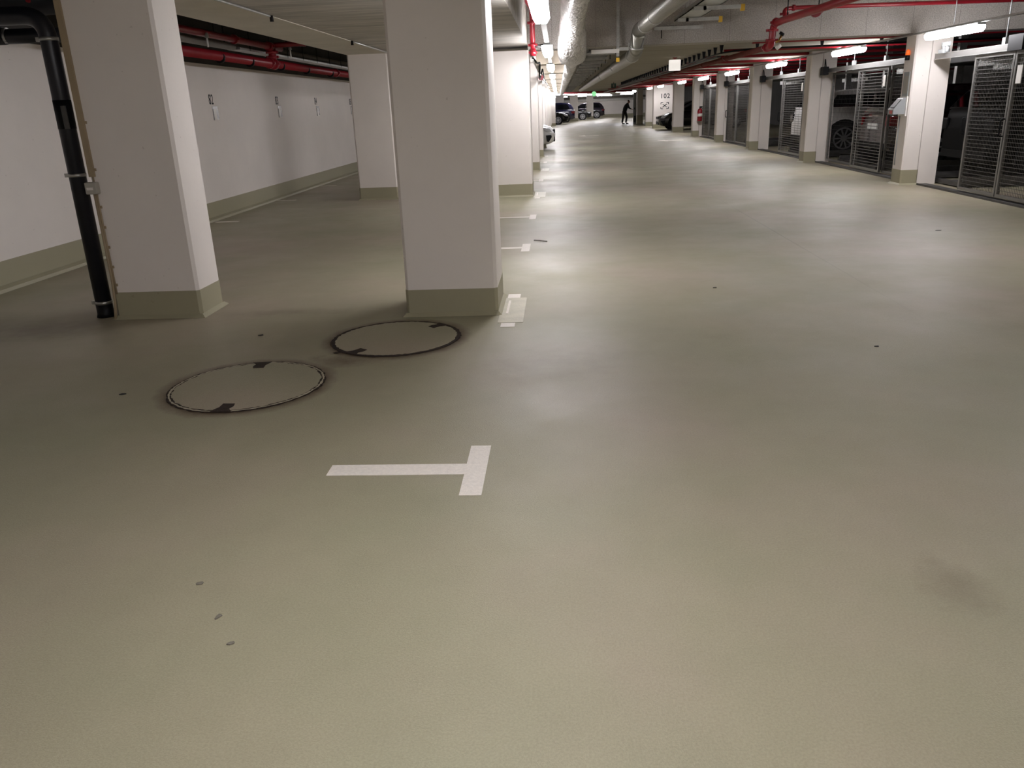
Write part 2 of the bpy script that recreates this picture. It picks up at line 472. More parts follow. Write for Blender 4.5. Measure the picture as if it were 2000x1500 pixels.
for (x0, x1, y0, y1, lb) in ((-.458, -.275, 5.52, 6.29, 'pale rectangular repair patch beside the large nearest pillar'),
                             (-.44, -.24, 13.75, 14.62, 'pale repair patch beside the pillar under the cross beam'),
                             (-.44, -.24, 19.45, 20.3, 'pale repair patch beside the first pillar beyond the beam')):
    t = tag(MB().box(x0, x1, y0, y1, .0, .004).build('floor_patch', PATCH, bevel=.002), lb, 'floor patch')
    MB().box(x0 + .045, x0 + .062, y0 + .25, y1 - .1, .004, .006).build('paint_streak', MARK, t)
for (x0, x1, y, lb) in ((-5.12, -4.78, 14.6, 'faint white bay line on the floor below number 83'), (-5.12, -4.78, 17.4, 'faint white bay line on the floor below number 84'), (-5.1, -4.75, 11.75, 'faint white bay line on the floor below number 82')):
    tag(MB().box(x0, x1, y - .05, y + .05, .0005, .0025).build('bay_line', MARK), lb, 'floor marking', 'bay lines at the wall')
def arrow(x, y, label, k=1):
    b = MB().prism([(x, y), (x + .35, y - .75 * k), (x + .35, y - .3 * k), (x + 1.0, y - .3 * k), (x + 1.0, y + .05), (x + .35, y + .05), (x + .35, y + .6 * k)][:7], .0005, .003)
    tag(b.build('floor_arrow', MARK), label, 'floor marking')
arrow(3.85, 33.0, 'small white floor arrow in front of the gates')
arrow(.95, 41.0, 'small white floor arrow far down the aisle')

# manholes ----------------------------------------------------------
def manhole(cx, cy, label, slots, seed):
    t = thing('manhole_cover', label, 'manhole cover', (cx, cy, 0), group='round manhole covers')
    MB().disc(0, 0, .437, 0, .004, 96, .405, .005, seed).build('frame_ring', RUST, t)
    lid = MB().disc(0, 0, .409, 0, .0055, 150, 0, .0055, seed + 1).build('lid', MATS['floor_epoxy'], t)
    MB().disc(0, 0, .428, 0, .0046, 150, .418, .004, seed + 3).build('ring_edge', LIDP, t) if seed % 2 else None
    for k, a in enumerate(slots):
        b = MB().prism([(-.035, .0), (.03, -.005), (.032, .05), (.05, .085), (.06, .115), (-.055, .12), (-.03, .075), (-.042, .04)], .0045, .0065)
        sl = b.build('lifting_slot', RUST, t)
        sl.rotation_euler.z = a - PI / 2
        sl.location = (math.cos(a) * .315, math.sin(a) * .315, 0)
    return t
manhole(MAN[0][0], MAN[0][1], 'round manhole cover nearest the viewer, lower left of the two', (math.radians(272), math.radians(99)), 3)
manhole(MAN[1][0], MAN[1][1], 'round manhole cover at the foot of the large pillar', (math.radians(238), math.radians(50)), 8)

# small litter ------------------------------------------------------
def chip(x, y, s, a, label, mat=INK):
    pts = [(math.cos(q) * s * (.6 + .5 * random.random()), math.sin(q) * s * .55 * (.6 + .5 * random.random())) for q in [2 * PI * k / 7 for k in range(7)]]
    o = MB().prism(pts, 0, .004).build('debris_flake', mat, loc=(x, y, .0005), rot=a)
    tag(o, label, 'debris', 'debris flakes on the floor')
LEAF = plain('dry_leaf', (118, 112, 102), .7, var=.3, scale=40)
chip(-1.21, 2.22, .018, .5, 'dark flake on the floor left of centre, farthest of three in the foreground', LEAF)
chip(-1.07, 2.04, .016, 1.2, 'dark flake on the floor, middle of three in the left foreground', LEAF)
chip(-.98, 1.91, .015, .3, 'dark flake on the floor, nearest of three in the left foreground', LEAF)
chip(-2.48, 4.12, .02, .2, 'tiny dark flake left of the nearer manhole')
chip(-2.11, 5.32, .025, .6, 'dark flake lying between the drain pipe pillar and the manholes')
chip(1.9, 4.76, .02, .1, 'tiny dark flake on the right aisle floor')
chip(1.25, 6.49, .02, .1, 'tiny dark flake on the floor mid aisle')
chip(4.14, 9.09, .035, .1, 'dark flake on the floor toward the gates')
chip(-1.44, 4.85, .03, .4, 'rusty flake between the two manhole covers', RUST)
tag(MB().tube([(-.30, 9.17, .007), (-.24, 9.13, .009), (-.15, 9.06, .007)], .006, 6).build('twig', LEAF), 'thin dark twig lying near the second T mark', 'twig')

# ------------------------------------------------------------------ left wall: numbers and sleeves
def text_mesh(txt, size, mat, name, sx=1.0):
    cu = bpy.data.curves.new('txt', 'FONT')
    cu.body = txt; cu.size = size; cu.align_x = 'CENTER'; cu.align_y = 'CENTER'; cu.extrude = .001
    cu.space_character = 1.1
    cu.offset = size * .012
    o = bpy.data.objects.new('txt', cu); COL.objects.link(o)
    dg = bpy.context.evaluated_depsgraph_get()
    me = bpy.data.meshes.new_from_object(o.evaluated_get(dg))
    bpy.data.objects.remove(o)
    me.name = name
    for v_ in me.vertices: v_.co.x *= sx
    me.materials.clear(); me.materials.append(mat)
    ob = bpy.data.objects.new(name, me); COL.objects.link(ob)
    return ob
for n, y in (('82', 12.48), ('83', 15.46), ('84', 17.98), ('85', 21.0)):
    o = text_mesh(n, .2, INK, 'wall_number', .8)
    o.rotation_euler = (PI / 2, 0, PI / 2)
    o.location = (-5.198, y, 1.72)
    tag(o, f'black stencilled number {n} on the left wall', 'wall number', 'stencilled bay numbers')
    t = thing('document_sleeve', f'clear plastic document sleeve on the wall below number {n}', 'document sleeve', (-5.2, y + .1, 1.53), group='document sleeves under the numbers')
    b = MB()
    W2, H2 = .095, .1
    for r in range(4):
        z0, z1 = -H2 + r * .05, -H2 + r * .05 + .05
        o_ = .006 if r % 2 else .012
        b.box(.001, o_, -W2, W2, z0, z1)
    b.build('pocket', SLEEVE, t)
    MB().box(.011, .014, -W2 + .01, W2 * .1, -H2 + .01, H2 * .6).build('paper', WPLAST, t)
    MB().box(.013, .02, -W2, W2, -H2, -H2 + .014).build('lower_edge', WPLAST, t)

# ------------------------------------------------------------------ left pipes
def clamp_ring(x, y, z, r, axis, parent, mat=GALV, w=.012, name='pipe_clamp'):
    d = {'x': Vector((1, 0, 0)), 'y': Vector((0, 1, 0)), 'z': Vector((0, 0, 1))}[axis] * w
    c = Vector((x, y, z))
    b = MB().tube([c - d, c + d], r, 14)
    p = Vector((0, -1, 0)) if axis == 'z' else Vector((0, 0, 1))
    q = Vector((-1, 0, 0)) if axis == 'z' else (Vector((0, 1, 0)) if axis == 'x' else Vector((1, 0, 0)))
    b.box(*[w_ for i in range(3) for w_ in ((c + q * (r + .012))[i] - .014, (c + q * (r + .012))[i] + .014)])
    return b.build(name, mat, parent)
t = thing('drain_pipe', 'black cast-iron drain pipe bending down beside the left pillar', 'pipe', (-3.61, 6.0, 0))
R = .061
pts = arc([(-1.6, 0, 2.19), (0, 0, 2.19), (0, 0, .09)], .17, 8)
MB().tube(pts, R, 18).build('pipe', BLACK, t)
MB().tube([(0, 0, 0), (0, 0, .03), (0, 0, .11)], [.07, .062, .062], 18).build('foot', BLK2, t)
for z in (2.03, 1.09, .115):
    clamp_ring(0, 0, z, R + .004, 'z', t)
MB().tube([(0, 0, 1.42), (0, 0, 1.62)], R + .0015, 18).build('coupling_sleeve', BLK2, t)
MB().box(.02, .055, -.068, -.055, 1.42, 1.58).build('maker_plate', DSTEEL, t)
t = thing('waste_pipe', 'black horizontal waste pipe passing behind the drain bend', 'pipe', (-4.4, 6.9, 2.155))
MB().tube([(-.8, 0, -.0), (.55, .0, -.01)], .058, 16).build('pipe', BLACK, t)
MB().tube([(-.26, 0, 0), (-.12, 0, 0)], .068, 16).build('socket', BLACK, t)
clamp_ring(-.1, 0, 0, .063, 'x', t)
t = thing('soil_pipe', 'thick black pipe overhead in the top left corner', 'pipe', (-4.4, 6.45, 2.37))
MB().tube([(-.8, 0, 0), (.86, 0, .0)], .13, 16).build('pipe', BLACK, t)
MB().tube([(.5, -.14, -.04), (.5, .0, -.04)], .016, 10).build('red_cap', RED, t)
tag(t, 'thick black soil pipe overhead in the top left corner', 'pipe')
# cable duct and junction box on the left pillar
t = thing('cable_duct', 'ivory cable duct running up the left edge of the drain pipe pillar', 'cable duct', (-3.44, 5.9, 0))
MB().box(-.012, .03, -.022, 0, 1.08, 2.3).build('channel', TAN, t)
MB().tube([(.012, -.008, 1.08), (.012, -.008, 1.045)], .006, 8).build('cable', TAN, t)
MB().tube(arc([(.0, -.01, .955), (.0, -.01, .3), (-.012, -.012, .12), (-.03, -.02, .004)], .05), .011, 8).build('lower_cable', TAN, t)
MB().tube([(.014, -.009, .955), (.014, -.009, .2)], .008, 8).build('lower_cable', TAN, t)
for z in (1.12, 1.45, .85, .7, .55, .4, .26):
    MB().box(.028 if z > 1 else .016, .044 if z > 1 else .032, -.012, 0, z, z + .02).build('clip', TAN, t)
t = thing('junction_box', 'grey square junction box on the drain pipe pillar', 'junction box', (-3.44, 5.9, 1.0))
MB().box(-.046, .046, -.05, 0, -.043, .043).build('box', GREYP, t, bevel=.008)
MB().box(-.03, .018, -.052, -.049, -.012, .006).build('paper_label', WPLAST, t)

def flange(t, mat, p, r, axis, w=.02):
    b = MB()
    d = {'x': Vector((1, 0, 0)), 'y': Vector((0, 1, 0)), 'z': Vector((0, 0, 1))}[axis] * w
    p = Vector(p)
    b.tube([p - d, p + d], r, 14)
    for s_ in (-1, 1):
        q = p + {'x': Vector((0, 1, 0)), 'y': Vector((1, 0, 0)), 'z': Vector((1, 0, 0))}[axis] * r * s_
        b.box(q.x - .018, q.x + .018, q.y - .018, q.y + .018, q.z - .018, q.z + .018)
    b.build('coupling', mat, t)
t = thing('sprinkler_main', 'thick red sprinkler main by the numbered wall, lower of the two', 'pipe', (-4.5, 0, 2.24))
MB().tube([(0, 8.2, 0), (0, 40, 0)], .062, 16).build('pipe', RED, t)
flange(t, RED, (0, 13.45, 0), .085, 'y', .05); flange(t, RED, (0, 17.2, 0), .08, 'y', .03); flange(t, RED, (0, 13.25, 0), .08, 'y', .02)
MB().tube([(0, 13.45, 0), (0, 13.45, .25)], .06, 14).build('riser', RED, t)
flange(t, RED, (0, 13.45, .1), .08, 'z', .02); flange(t, RED, (0, 13.45, .17), .08, 'z', .02)
for y in (11.3, 12.4, 13.8, 15.2, 16.8):
    MB().tube([(0, y - .02, -.02), (0, y + .02, -.02)], .072, 12).build('pipe_clamp', BLK2, t)
t = thing('sprinkler_branch', 'thinner red sprinkler pipe above the main by the numbered wall', 'pipe', (-4.5, 0, 2.49))
MB().tube([(0, 7.3, 0), (0, 13.9, 0)], .045, 14).build('pipe', RED, t)
flange(t, RED, (0, 11.9, 0), .062, 'y', .03); flange(t, RED, (0, 13.35, 0), .066, 'y', .08)
MB().tube([(0, 13.45, .02), (.3, 13.7, .05), (.45, 13.8, .05)], .04, 12).build('side_arm', RED, t)
for (x, y, r, z, lb) in ((-4.72, 11, .05, 2.43, 'grey plastic conduit between the two red pipes by the numbered wall'), (-4.85, 12, .05, 2.52, 'grey conduit highest behind the red pipes by the numbered wall')):
    t = tag(MB().tube([(x, 8.2, z), (x, 12.4 if x > -4.8 else 40, z)], r, 12).build('conduit', GREYPIPE), lb, 'pipe')
    for y_ in (8.5, 10.2, 12.1):
        MB().tube([(x, y_, z), (x, y_, 2.85)], .006, 6).build('hanger_rod', BLK2, t)
t = thing('cable_tray', 'small grey cable tray hung by rods above the red main', 'cable tray', (-4.75, 12.5, 2.40))
MB().box(-.1, .1, 0, 12, 0, .03).build('tray', GALV, t)
for k in range(9):
    MB().tube([(.1, .4 + k * .9, 0), (.1, .4 + k * .9, .45)], .006, 6).build('hanger_rod', BLK2, t)
for (x, y, z, lb) in ((-4.45, 10.85, 2.43, 'white sprinkler head hanging from the red branch near number 82'), (-4.28, 13.69, 2.45, 'white sprinkler head hanging beside the red riser')):
    t = thing('ceiling_sprinkler', lb, 'sprinkler', (x, y, z))
    MB().tube([(0, 0, -.11), (0, 0, 0)], .012, 8).build('bulb', WPLAST, t)
    MB().tube([(0, 0, 0), (0, 0, .06)], [.03, .02], 8).build('fitting', GPLAST, t)
t = thing('ceiling_conduit', 'thin steel conduit along the edge of the smooth beam', 'conduit', (-2.74, 0, 2.36))
MB().tube([(0, 6.4, 0), (0, 8.25, 0)], .012, 8).build('tube', GALV, t)
MB().tube([(0, 11.6, 0), (0, 13.9, 0)], .012, 8).build('tube', GALV, t)
for y in (8.3, 11.5, 13.9):
    MB().tube([(0, y, -.045), (0, y, .01)], [.02, .016], 8).build('end_socket', BLK2, t)

# ------------------------------------------------------------------ lamps
def make_lamp(length=1.6):
    t = thing('batten_lamp', 'lamp', 'lamp')
    h = length / 2
    MB().box(-.05, .05, -h, h, .045, .075).build('housing', GPLAST, t)
    prof = [(-.075, .045), (-.078, .01), (-.05, -.035), (.05, -.035), (.078, .01), (.075, .045)]
    b = MB()
    st = [(-h, .72), (-h + .05, 1), (h - .05, 1), (h, .72)]
    rings = [[b.bm.verts.new((p[0] * k, y, p[1] * k)) for p in prof] for y, k in st]
    for a, c in zip(rings, rings[1:]):
        for k in range(6): b.bm.faces.new((a[k], a[(k + 1) % 6], c[(k + 1) % 6], c[k]))
    b.bm.faces.new(rings[0]); b.bm.faces.new(rings[-1])
    b.build('diffuser', TUBE, t)
    return t
proto = make_lamp()
used = [False]
def lamp(x, y, z, label, group, rz=0):
    if not used[0]: o = proto; used[0] = True
    else: o = copy_tree(proto)
    o.location = (x, y, z); o.rotation_euler = (0, 0, rz)
    tag(o, label, 'lamp', group)
    return o
ZL = 2.2
for i in range(11):
    lamp(-.14, 7.3 + 5.5 * i, ZL, f'bright batten lamp in the middle row, {ORD[i]} from the viewer', 'middle lamp row')
for i, y in enumerate((1.6, -3.6)):
    lamp(-.14, y, ZL, f'batten lamp of the middle row overhead behind the viewpoint, {ORD[i]} back', 'middle lamp row')
for i, y in enumerate((12.55, 16.85, 22.2, 27.7, 33.0, 38.6, 46.5, 52)):
    lamp(5.55, y, 2.2, f'bright batten lamp over the gates on the right, {ORD[i]} from the viewer', 'gate lamp row')
for i, y in enumerate((7.1, 1.6, -3.8)):
    lamp(5.55, y, 2.2, f'batten lamp over the gates outside the frame, {ORD[i]} back', 'gate lamp row')
for i, (x, y) in enumerate(((.6, 70), (1.7, 74), (3.0, 80), (4.2, 82), (5.4, 68), (6.2, 72), (2.4, 90), (5.0, 92), (7.0, 85), (.2, 90))):
    lamp(x, y, 2.285, f'small bright lamp at the far end of the garage, {ORD[i]} of that cluster', 'far end lamps', PI / 2)
for (x, y0, y1, lb) in ((-.14, -5, 62, 'thin grey trunking rail above the middle lamps'), (5.55, -5, 62, 'thin grey trunking rail above the gate lamps')):
    t = thing('lamp_trunking', lb, 'cable trunking', (x, 0, 2.276))
    MB().box(-.03, .03, y0, y1, 0, .025).build('rail', GALV, t)
    for k in range(12):
        y = -4 + 2.7 * k + (0 if x < 0 else .35)
        if y > 13.6: break
        MB().tube([(0, y, .02), (0, y, .765)], .006, 6).build('hanger_rod', GPLAST, t)

# ------------------------------------------------------------------ ducts over the aisle
t = thing('foil_duct', 'silver foil-wrapped air duct with a bulge under the cross beam', 'air duct', (0, 0, 0))
pts = [(.21, -4, 2.62), (.215, 4, 2.62), (.215, 9, 2.62), (.22, 11.0, 2.61), (.225, 12.3, 2.60), (.23, 12.9, 2.54), (.235, 13.25, 2.43), (.235, 13.55, 2.29), (.24, 13.9, 2.18), (.245, 14.45, 2.18), (.25, 14.6, 2.19)]
rr = [.175, .175, .17, .17, .175, .195, .215, .225, .225, .215, .14]
b = MB().tube(pts, rr, 28)
rnd = random.Random(4)
for v_ in b.bm.verts:
    v_.co += Vector((rnd.uniform(-1, 1), rnd.uniform(-1, 1), rnd.uniform(-1, 1))) * .008
    if v_.co.y > 13.4:
        v_.co.z = 2.18 + (v_.co.z - 2.18) * max(.52, 1 - (v_.co.y - 13.4) * 1.1)
b.build('foil_jacket', FOIL, t)
MB().tube([(.26, 14.5, 2.19), (.26, 20, 2.19), (.25, 58, 2.19)], .118, 20).build('plain_duct', FOIL, t)
MB().box(.11, .135, 13.45, 13.47, 2.22, 2.28).build('orange_sticker', YELLOW, t)
for k in range(14):
    MB().tube([(.26, 15.5 + k * 2.75, 2.19), (.26, 15.56 + k * 2.75, 2.19)], .124, 18).build('joint_band', GALV, t)
t = thing('spiral_duct', 'bare spiral steel air duct stepping down under the cross beam', 'air duct', (0, 0, 0))
pts = arc([(1.36, 3, 2.52), (1.30, 13.2, 2.52), (1.26, 13.55, 2.5), (1.23, 13.62, 2.2), (1.22, 13.95, 2.17), (1.18, 44, 2.17)], .1, 5)
MB().tube(pts, .105, 22).build('duct', SPIRAL, t)
for p, q in (((1.303, 12.9, 2.52), (1.303, 12.96, 2.52)), ((1.26, 13.57, 2.44), (1.258, 13.58, 2.40)), ((1.236, 13.6, 2.27), (1.234, 13.61, 2.24)), ((1.22, 14.05, 2.17), (1.22, 14.12, 2.17)), ((1.31, 11.6, 2.52), (1.31, 11.65, 2.52)), ((1.21, 18, 2.17), (1.21, 18.08, 2.17)), ((1.2, 23, 2.17), (1.2, 23.08, 2.17))):
    MB().tube([p, q], .112, 20).build('joint_band', GALV, t)

# strut with bracket, cable trays
def perforated(b, x0, x1, y0, y1, z0, z1):
    b.box(x0, x1, y0, y1, z0, z1)
t = thing('support_strut', 'tall perforated steel strut with yellow cap before the cross beam', 'support strut', (.96, 13.78, 0))
b = MB().box(-.022, -.017, -.02, .02, 2.15, 3.05).box(.017, .022, -.02, .02, 2.15, 3.05).box(-.022, .022, .015, .02, 2.15, 3.05)
for k in range(20): b.box(-.022, .022, -.022, -.018, 2.17 + k * .045, 2.195 + k * .045)
b.build('channel', GALV, t)
MB().box(-.026, .026, -.026, .026, 2.07, 2.13).build('yellow_cap', YELLOW, t)
MB().box(-.42, .02, -.05, -.01, 2.2, 2.26).build('bracket_arm', WPLAST, t)
b = MB().box(.02, .17, -.05, -.01, 2.23, 2.28).box(.16, .26, -.05, -.01, 2.26, 2.34)
b.build('bracket_arm', GALV, t)
t = thing('cable_tray', 'grey cable trays stacked beneath the far ceiling beside the foil duct', 'cable tray', (.74, 0, 0))
MB().box(-.2, .2, 14.6, 58, 2.29, 2.3).box(-.2, -.19, 14.6, 58, 2.29, 2.34).box(.19, .2, 14.6, 58, 2.29, 2.34).build('tray', DSTEEL, t)
for k in range(16):
    y = 15 + k * 1.6
    MB().box(-.24, .24 if k % 2 else .3, y, y + .05, 2.25, 2.29).build('cross_arm', GALV, t)
    MB().tube([(.27, y, 2.25), (.27, y, 2.37)], .008, 6).build('hanger_rod', BLK2, t)
t = thing('cable_tray', 'upper grey cable tray with yellow capped arms near the top of the picture', 'cable tray', (0, 0, 0))
b = MB()
for xa, ya, xb, yb in ((1.86, 13.6, 1.80, 5),):
    b.box(1.80, 2.12, 5, 13.55, 2.60, 2.61).box(1.80, 1.815, 5, 13.55, 2.6, 2.66).box(2.105, 2.12, 5, 13.55, 2.6, 2.66)
b.build('tray', GALV, t)
for y in (11.5, 13.0, 10.0, 8.5):
    MB().box(1.78, 2.40, y, y + .045, 2.55, 2.595).build('cross_arm', GALV, t)
    MB().box(2.38, 2.43, y - .005, y + .05, 2.52, 2.6).build('yellow_cap', YELLOW, t)
    MB().box(2.36, 2.40, y, y + .04, 2.55, 3.05).build('hanger', GALV, t) if y < 11 else None
    MB().box(1.9, 1.94, y, y + .04, 2.55, 3.05).build('hanger', GALV, t)
t = thing('wall_bracket', 'perforated steel bracket bolted level on the rough cross beam', 'bracket', (1.93, 13.88, 2.53))
b = MB().box(-.4, .36, -.03, .0, -.02, .03)
b.build('channel', GALV, t)
MB().tube([(-.28, -.02, -.02), (-.28, -.02, -.14)], .008, 6).build('rod_stub', BLK2, t)

# ------------------------------------------------------------------ red pipework on the right
t = thing('red_main_pipe', 'red sprinkler main coming overhead and dropping before the cross beam', 'pipe', (0, 0, 0))
pts = arc([(3.95, 5, 2.56), (3.38, 13.3, 2.53), (3.32, 13.6, 2.5), (3.31, 13.62, 2.2), (3.3, 13.95, 2.19)], .1, 6)
MB().tube(pts, .052, 16).build('pipe', RED, t)
flange(t, RED, (3.58, 12.35, 2.545), .075, 'y', .03); flange(t, RED, (3.31, 13.62, 2.42), .072, 'z', .015); flange(t, RED, (3.31, 13.62, 2.28), .072, 'z', .015)
flange(t, RED, (3.33, 13.5, 2.52), .066, 'y', .025); flange(t, RED, (3.3, 13.85, 2.19), .066, 'y', .04)
b = MB().tube([(3.36, 13.55, 2.24), (3.41, 13.55, 2.27), (3.44, 13.55, 2.34)], .018, 8)
b.build('brass_valve', BRASS, t)
MB().tube([(3.43, 13.55, 2.345), (3.45, 13.55, 2.375)], .04, 12).build('valve_wheel', BLK2, t)
MB().tube([(3.36, 13.5, 2.15), (3.42, 13.5, 2.2)], .03, 10).build('gauge', WPLAST, t)
for (x, y) in ((3.39, 13.1), (3.6, 12.3)):
    MB().tube([(x, y, 2.56), (x, y, 3.05)], .008, 6).build('hanger_rod', BLK2, t)
t = thing('red_branch_pipe', 'thin red pipe running level across the rough cross beam', 'pipe', (0, 0, 0))
MB().tube(arc([(3.44, 13.4, 2.52), (3.44, 13.5, 2.70), (3.6, 13.58, 2.72), (11.8, 13.58, 2.64)], .07, 6), .03, 12).build('pipe', RED, t)
flange(t, RED, (3.44, 13.48, 2.63), .045, 'z', .015); flange(t, RED, (3.6, 13.58, 2.72), .045, 'x', .02)
t = thing('red_distribution_pipe', 'brown-red sprinkler pipe running along the ceiling beyond the cross beam', 'pipe', (3.27, 0, 2.19))
MB().tube([(0.03, 13.95, 0), (-.02, 60, 0)], .045, 12).build('pipe', REDD, t)
for y in (16.9, 19.6, 24, 27.7, 33): flange(t, REDD, (0, y, 0), .055, 'y', .03)
yb = [14.75, 17.2, 19.6, 22.3, 25.0, 27.7, 30.4, 33.1, 36, 39, 42, 45, 48, 52, 56]
for i, y in enumerate(yb):
    tag(MB().tube([(3.27, y, 2.336), (12, y, 2.336)], .03, 10).build('red_cross_pipe', RED),
        f'red sprinkler pipe crossing above the gates, {ORD[i]} beyond the cross beam', 'pipe', 'red cross pipes over the gates')
for i, y in enumerate((16.0, 21.2, 26.6, 32)):
    tag(MB().tube([(6.3, y, 2.05), (12, y, 2.05)], .028, 10).build('red_cage_pipe', RED), f'lower red pipe inside the caged bays, {ORD[i]} from the viewer', 'pipe', 'red pipes inside the cages')
tag(MB().tube([(.3, 62.3, 2.27), (5.4, 62.3, 2.27)], .075, 10).build('red_end_pipe', RED), 'dark red pipe crossing the far end of the aisle', 'pipe')
# standpipe by the second pillar row
t = thing('red_standpipe', 'short red vertical pipe with couplings beside the middle lamps', 'pipe', (-.38, 13.6, 0))
MB().tube(arc([(-.06, -5, 2.96), (-.06, -.2, 2.96), (0, 0, 2.9), (0, 0, 2.2)], .1), .04, 14).build('pipe', RED, t)
flange(t, RED, (0, 0, 2.68), .058, 'z', .02); flange(t, RED, (0, 0, 2.36), .056, 'z', .02); flange(t, RED, (0, 0, 2.25), .05, 'z', .05)
MB().tube([(.03, 0, 2.35), (.16, .05, 2.33)], .028, 10).build('side_outlet', DSTEEL, t)
MB().tube([(.145, .05, 2.30), (.145, .05, 2.37)], .035, 10).build('outlet_cap', BLK2, t)
t = thing('cable_loop', 'black cable looping along the pillar tops under the middle lamps', 'cable', (-.4, 14.0, 2.2))
MB().tube(arc([(0, .2, 0), (.05, 1.2, -.04), (.08, 2.0, .02), (.05, 2.5, -.22), (0, 5.4, -.16), (.06, 5.6, .05), (.05, 8, -.02), (.02, 11, -.05)], .3, 4), .018, 8).build('cable', BLK2, t)
MB().tube([(0, .1, -.03), (.02, 6, -.1), (.03, 24, .02)], .015, 8).build('pale_conduit', WPLAST, t)
MB().tube([(.02, 5.6, -.13), (.02, 5.75, -.13)], .06, 12).build('red_joint', RED, t)

# cable with black hangers along the ceiling
t = thing('ceiling_cable', 'black cable with a row of black hangers under the far ceiling', 'cable', (2.97, 0, 0))
MB().tube(arc([(8.0, 15.25, 2.26), (.35, 15.3, 2.255), (.0, 15.9, 2.24), (0, 18, 2.235), (.0, 42, 2.235)], .3, 6), .016, 8).build('cable', BLK2, t)
MB().box(.05, .12, 16.5, 42, 2.19, 2.225).build('grey_tray', DSTEEL, t)
ys = [15.85 + .62 * k for k in range(40)]
for y in ys:
    MB().prism([(-.035, 2.37), (.035, 2.37), (.014, 2.225), (-.014, 2.225)], y - .012, y + .012, 'y').build('hanger', BLK2, t)
for x in (.5, 1.6, 2.6, 3.6):
    MB().prism([(x - .035, 2.37), (x + .035, 2.37), (x + .014, 2.245), (x - .014, 2.245)], 15.24, 15.27, 'y').build('hanger', BLK2, t)
# hanging boxes and signs
t = thing('hanging_box', 'white square box hung from the ceiling by a red bracket', 'hanging box', (2.63, 19.5, 0))
MB().box(-.125, .125, -.06, .06, 2.09, 2.32)\
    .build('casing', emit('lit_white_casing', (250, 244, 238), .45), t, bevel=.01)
MB().box(-.02, .02, -.02, .02, 2.31, 2.35).build('neck', REDD, t)
MB().box(-.05, .05, -.025, .025, 2.345, 2.37).build('bracket', REDD, t)
t = thing('exit_sign', 'dark green exit sign hung under the far ceiling', 'sign', (2.6, 40, 0))
MB().box(-.11, .11, -.05, .05, 2.12, 2.32).build('casing', DGREEN, t)
MB().tube([(0, 0, 2.32), (0, 0, 2.37)], .01, 6).build('rod', BLK2, t)
MB().box(-.03, .03, -.054, -.05, 2.16, 2.27).build('running_figure', GREYPIPE, t)
t = thing('exit_light', 'round glowing green emergency light far down the aisle', 'emergency light', (2.6, 61.5, 2.14))
MB().tube([(0, -.06, 0), (0, .04, 0)], .17, 20).build('lens', GREEN, t)
MB().tube([(0, 0, .15), (0, 0, .24)], .015, 6).build('rod', BLK2, t)

# ------------------------------------------------------------------ gates
GX = 5.94
def panel(parent, y0, y1, hz=.052, vt=.04, bar=.0035, handle=None, tagp=False, dx=0, thin=False, midbar=False):
    x = GX + dx
    fw, ft = .04, .02
    b = MB().box(x - ft, x + ft, y0, y0 + fw, .05, 1.90).box(x - ft, x + ft, y1 - fw, y1, .05, 1.90)
    b.box(x - ft, x + ft, y0 + fw, y1 - fw, .05, .09).box(x - ft, x + ft, y0 + fw, y1 - fw, 1.855, 1.90)
    if midbar: b.box(x - .012, x + .012, y1 - .22, y1 - .19, .09, 1.86)
    p = b.build('gate_panel', ALU, parent)
    b = MB()
    items = []
    z = .09 + hz
    while z < 1.85:
        b.box(x - .007, x - .001, y0 + fw, y1 - fw, z - (.0013 if thin else bar * 1.0), z + (.0013 if thin else bar * 1.0)); z += hz
    items = []
    y = y0 + fw + vt
    while y < y1 - fw:
        items.append(((x + .003, y, .09), (x + .003, y, 1.855))); y += vt
    b.bars(items, .002 if not thin else .0013)
    b.build('wire_mesh', WIRE if not thin else DWIRE, p)
    if handle is not None:
        hy = handle
        MB().tube(arc([(x - .02, hy, .84), (x - .07, hy, .84), (x - .07, hy, 1.06), (x - .02, hy, 1.06)], .03), .011, 8).build('handle', BLK2, p)
    if tagp:
        MB().box(x - .024, x - .014, y0 + .1, y0 + .2, 1.56, 1.75).build('white_tag', WPLAST, p)
    return p
def gate(k, y0, y1, label, panels, motor=True):
    t = thing('sliding_gate', label, 'gate', (0, 0, 0), group='mesh gates of the caged bays')
    MB().box(GX - .05, GX + .05, y0, y1, 1.915, 1.985).build('top_rail', ALU, t)
    MB().box(GX - .055, GX - .045, y0, y1, 1.985, 1.995).box(GX - .06, GX - .05, y0, y1, 1.905, 1.915).build('rail_lip', GALV, t)
    MB().box(GX - .05, GX + .07, y0, y1, 0, .022).box(GX - .09, GX - .08, y0, y1, 0, .03).build('floor_track', DSTEEL, t)
    for q in (.33, .66):
        y = y0 + (y1 - y0) * q
        MB().box(GX - .03, GX + .03, y - .04, y + .04, 1.985, 2.08).build('rail_bracket', GPLAST, t)
        MB().tube([(GX, y, 2.08), (GX, y, 2.36 if k else 3.05)], .009, 6).build('hanger_rod', GPLAST, t)
    for (a, c, kw) in panels: panel(t, a, c, **kw)
    if motor:
        MB().box(GX - .17, GX - .05, y1 - .32, y1 - .1, 1.86, 2.03).build('gate_motor', BLK2, t, bevel=.01)
        MB().tube(arc([(GX - .11, y1 - .2, 2.03), (GX - .11, y1 - .2, 2.17), (GX - .06, y1 - .05, 2.2), (GX - .02, y1 - .02, 2.0)], .07), .01, 6).build('motor_cable', BLK2, t)
    return t
gate(0, 8.0, 13.83, 'nearest mesh gate, its left part slid open before the black car',
     [(11.52, 12.58, dict(handle=12.6)), (10.46, 11.5, dict(handle=11.53, tagp=False)), (9.4, 10.44, dict())], motor=False)
g0 = [o for o in COL.objects if o.name.startswith('sliding_gate')][0]
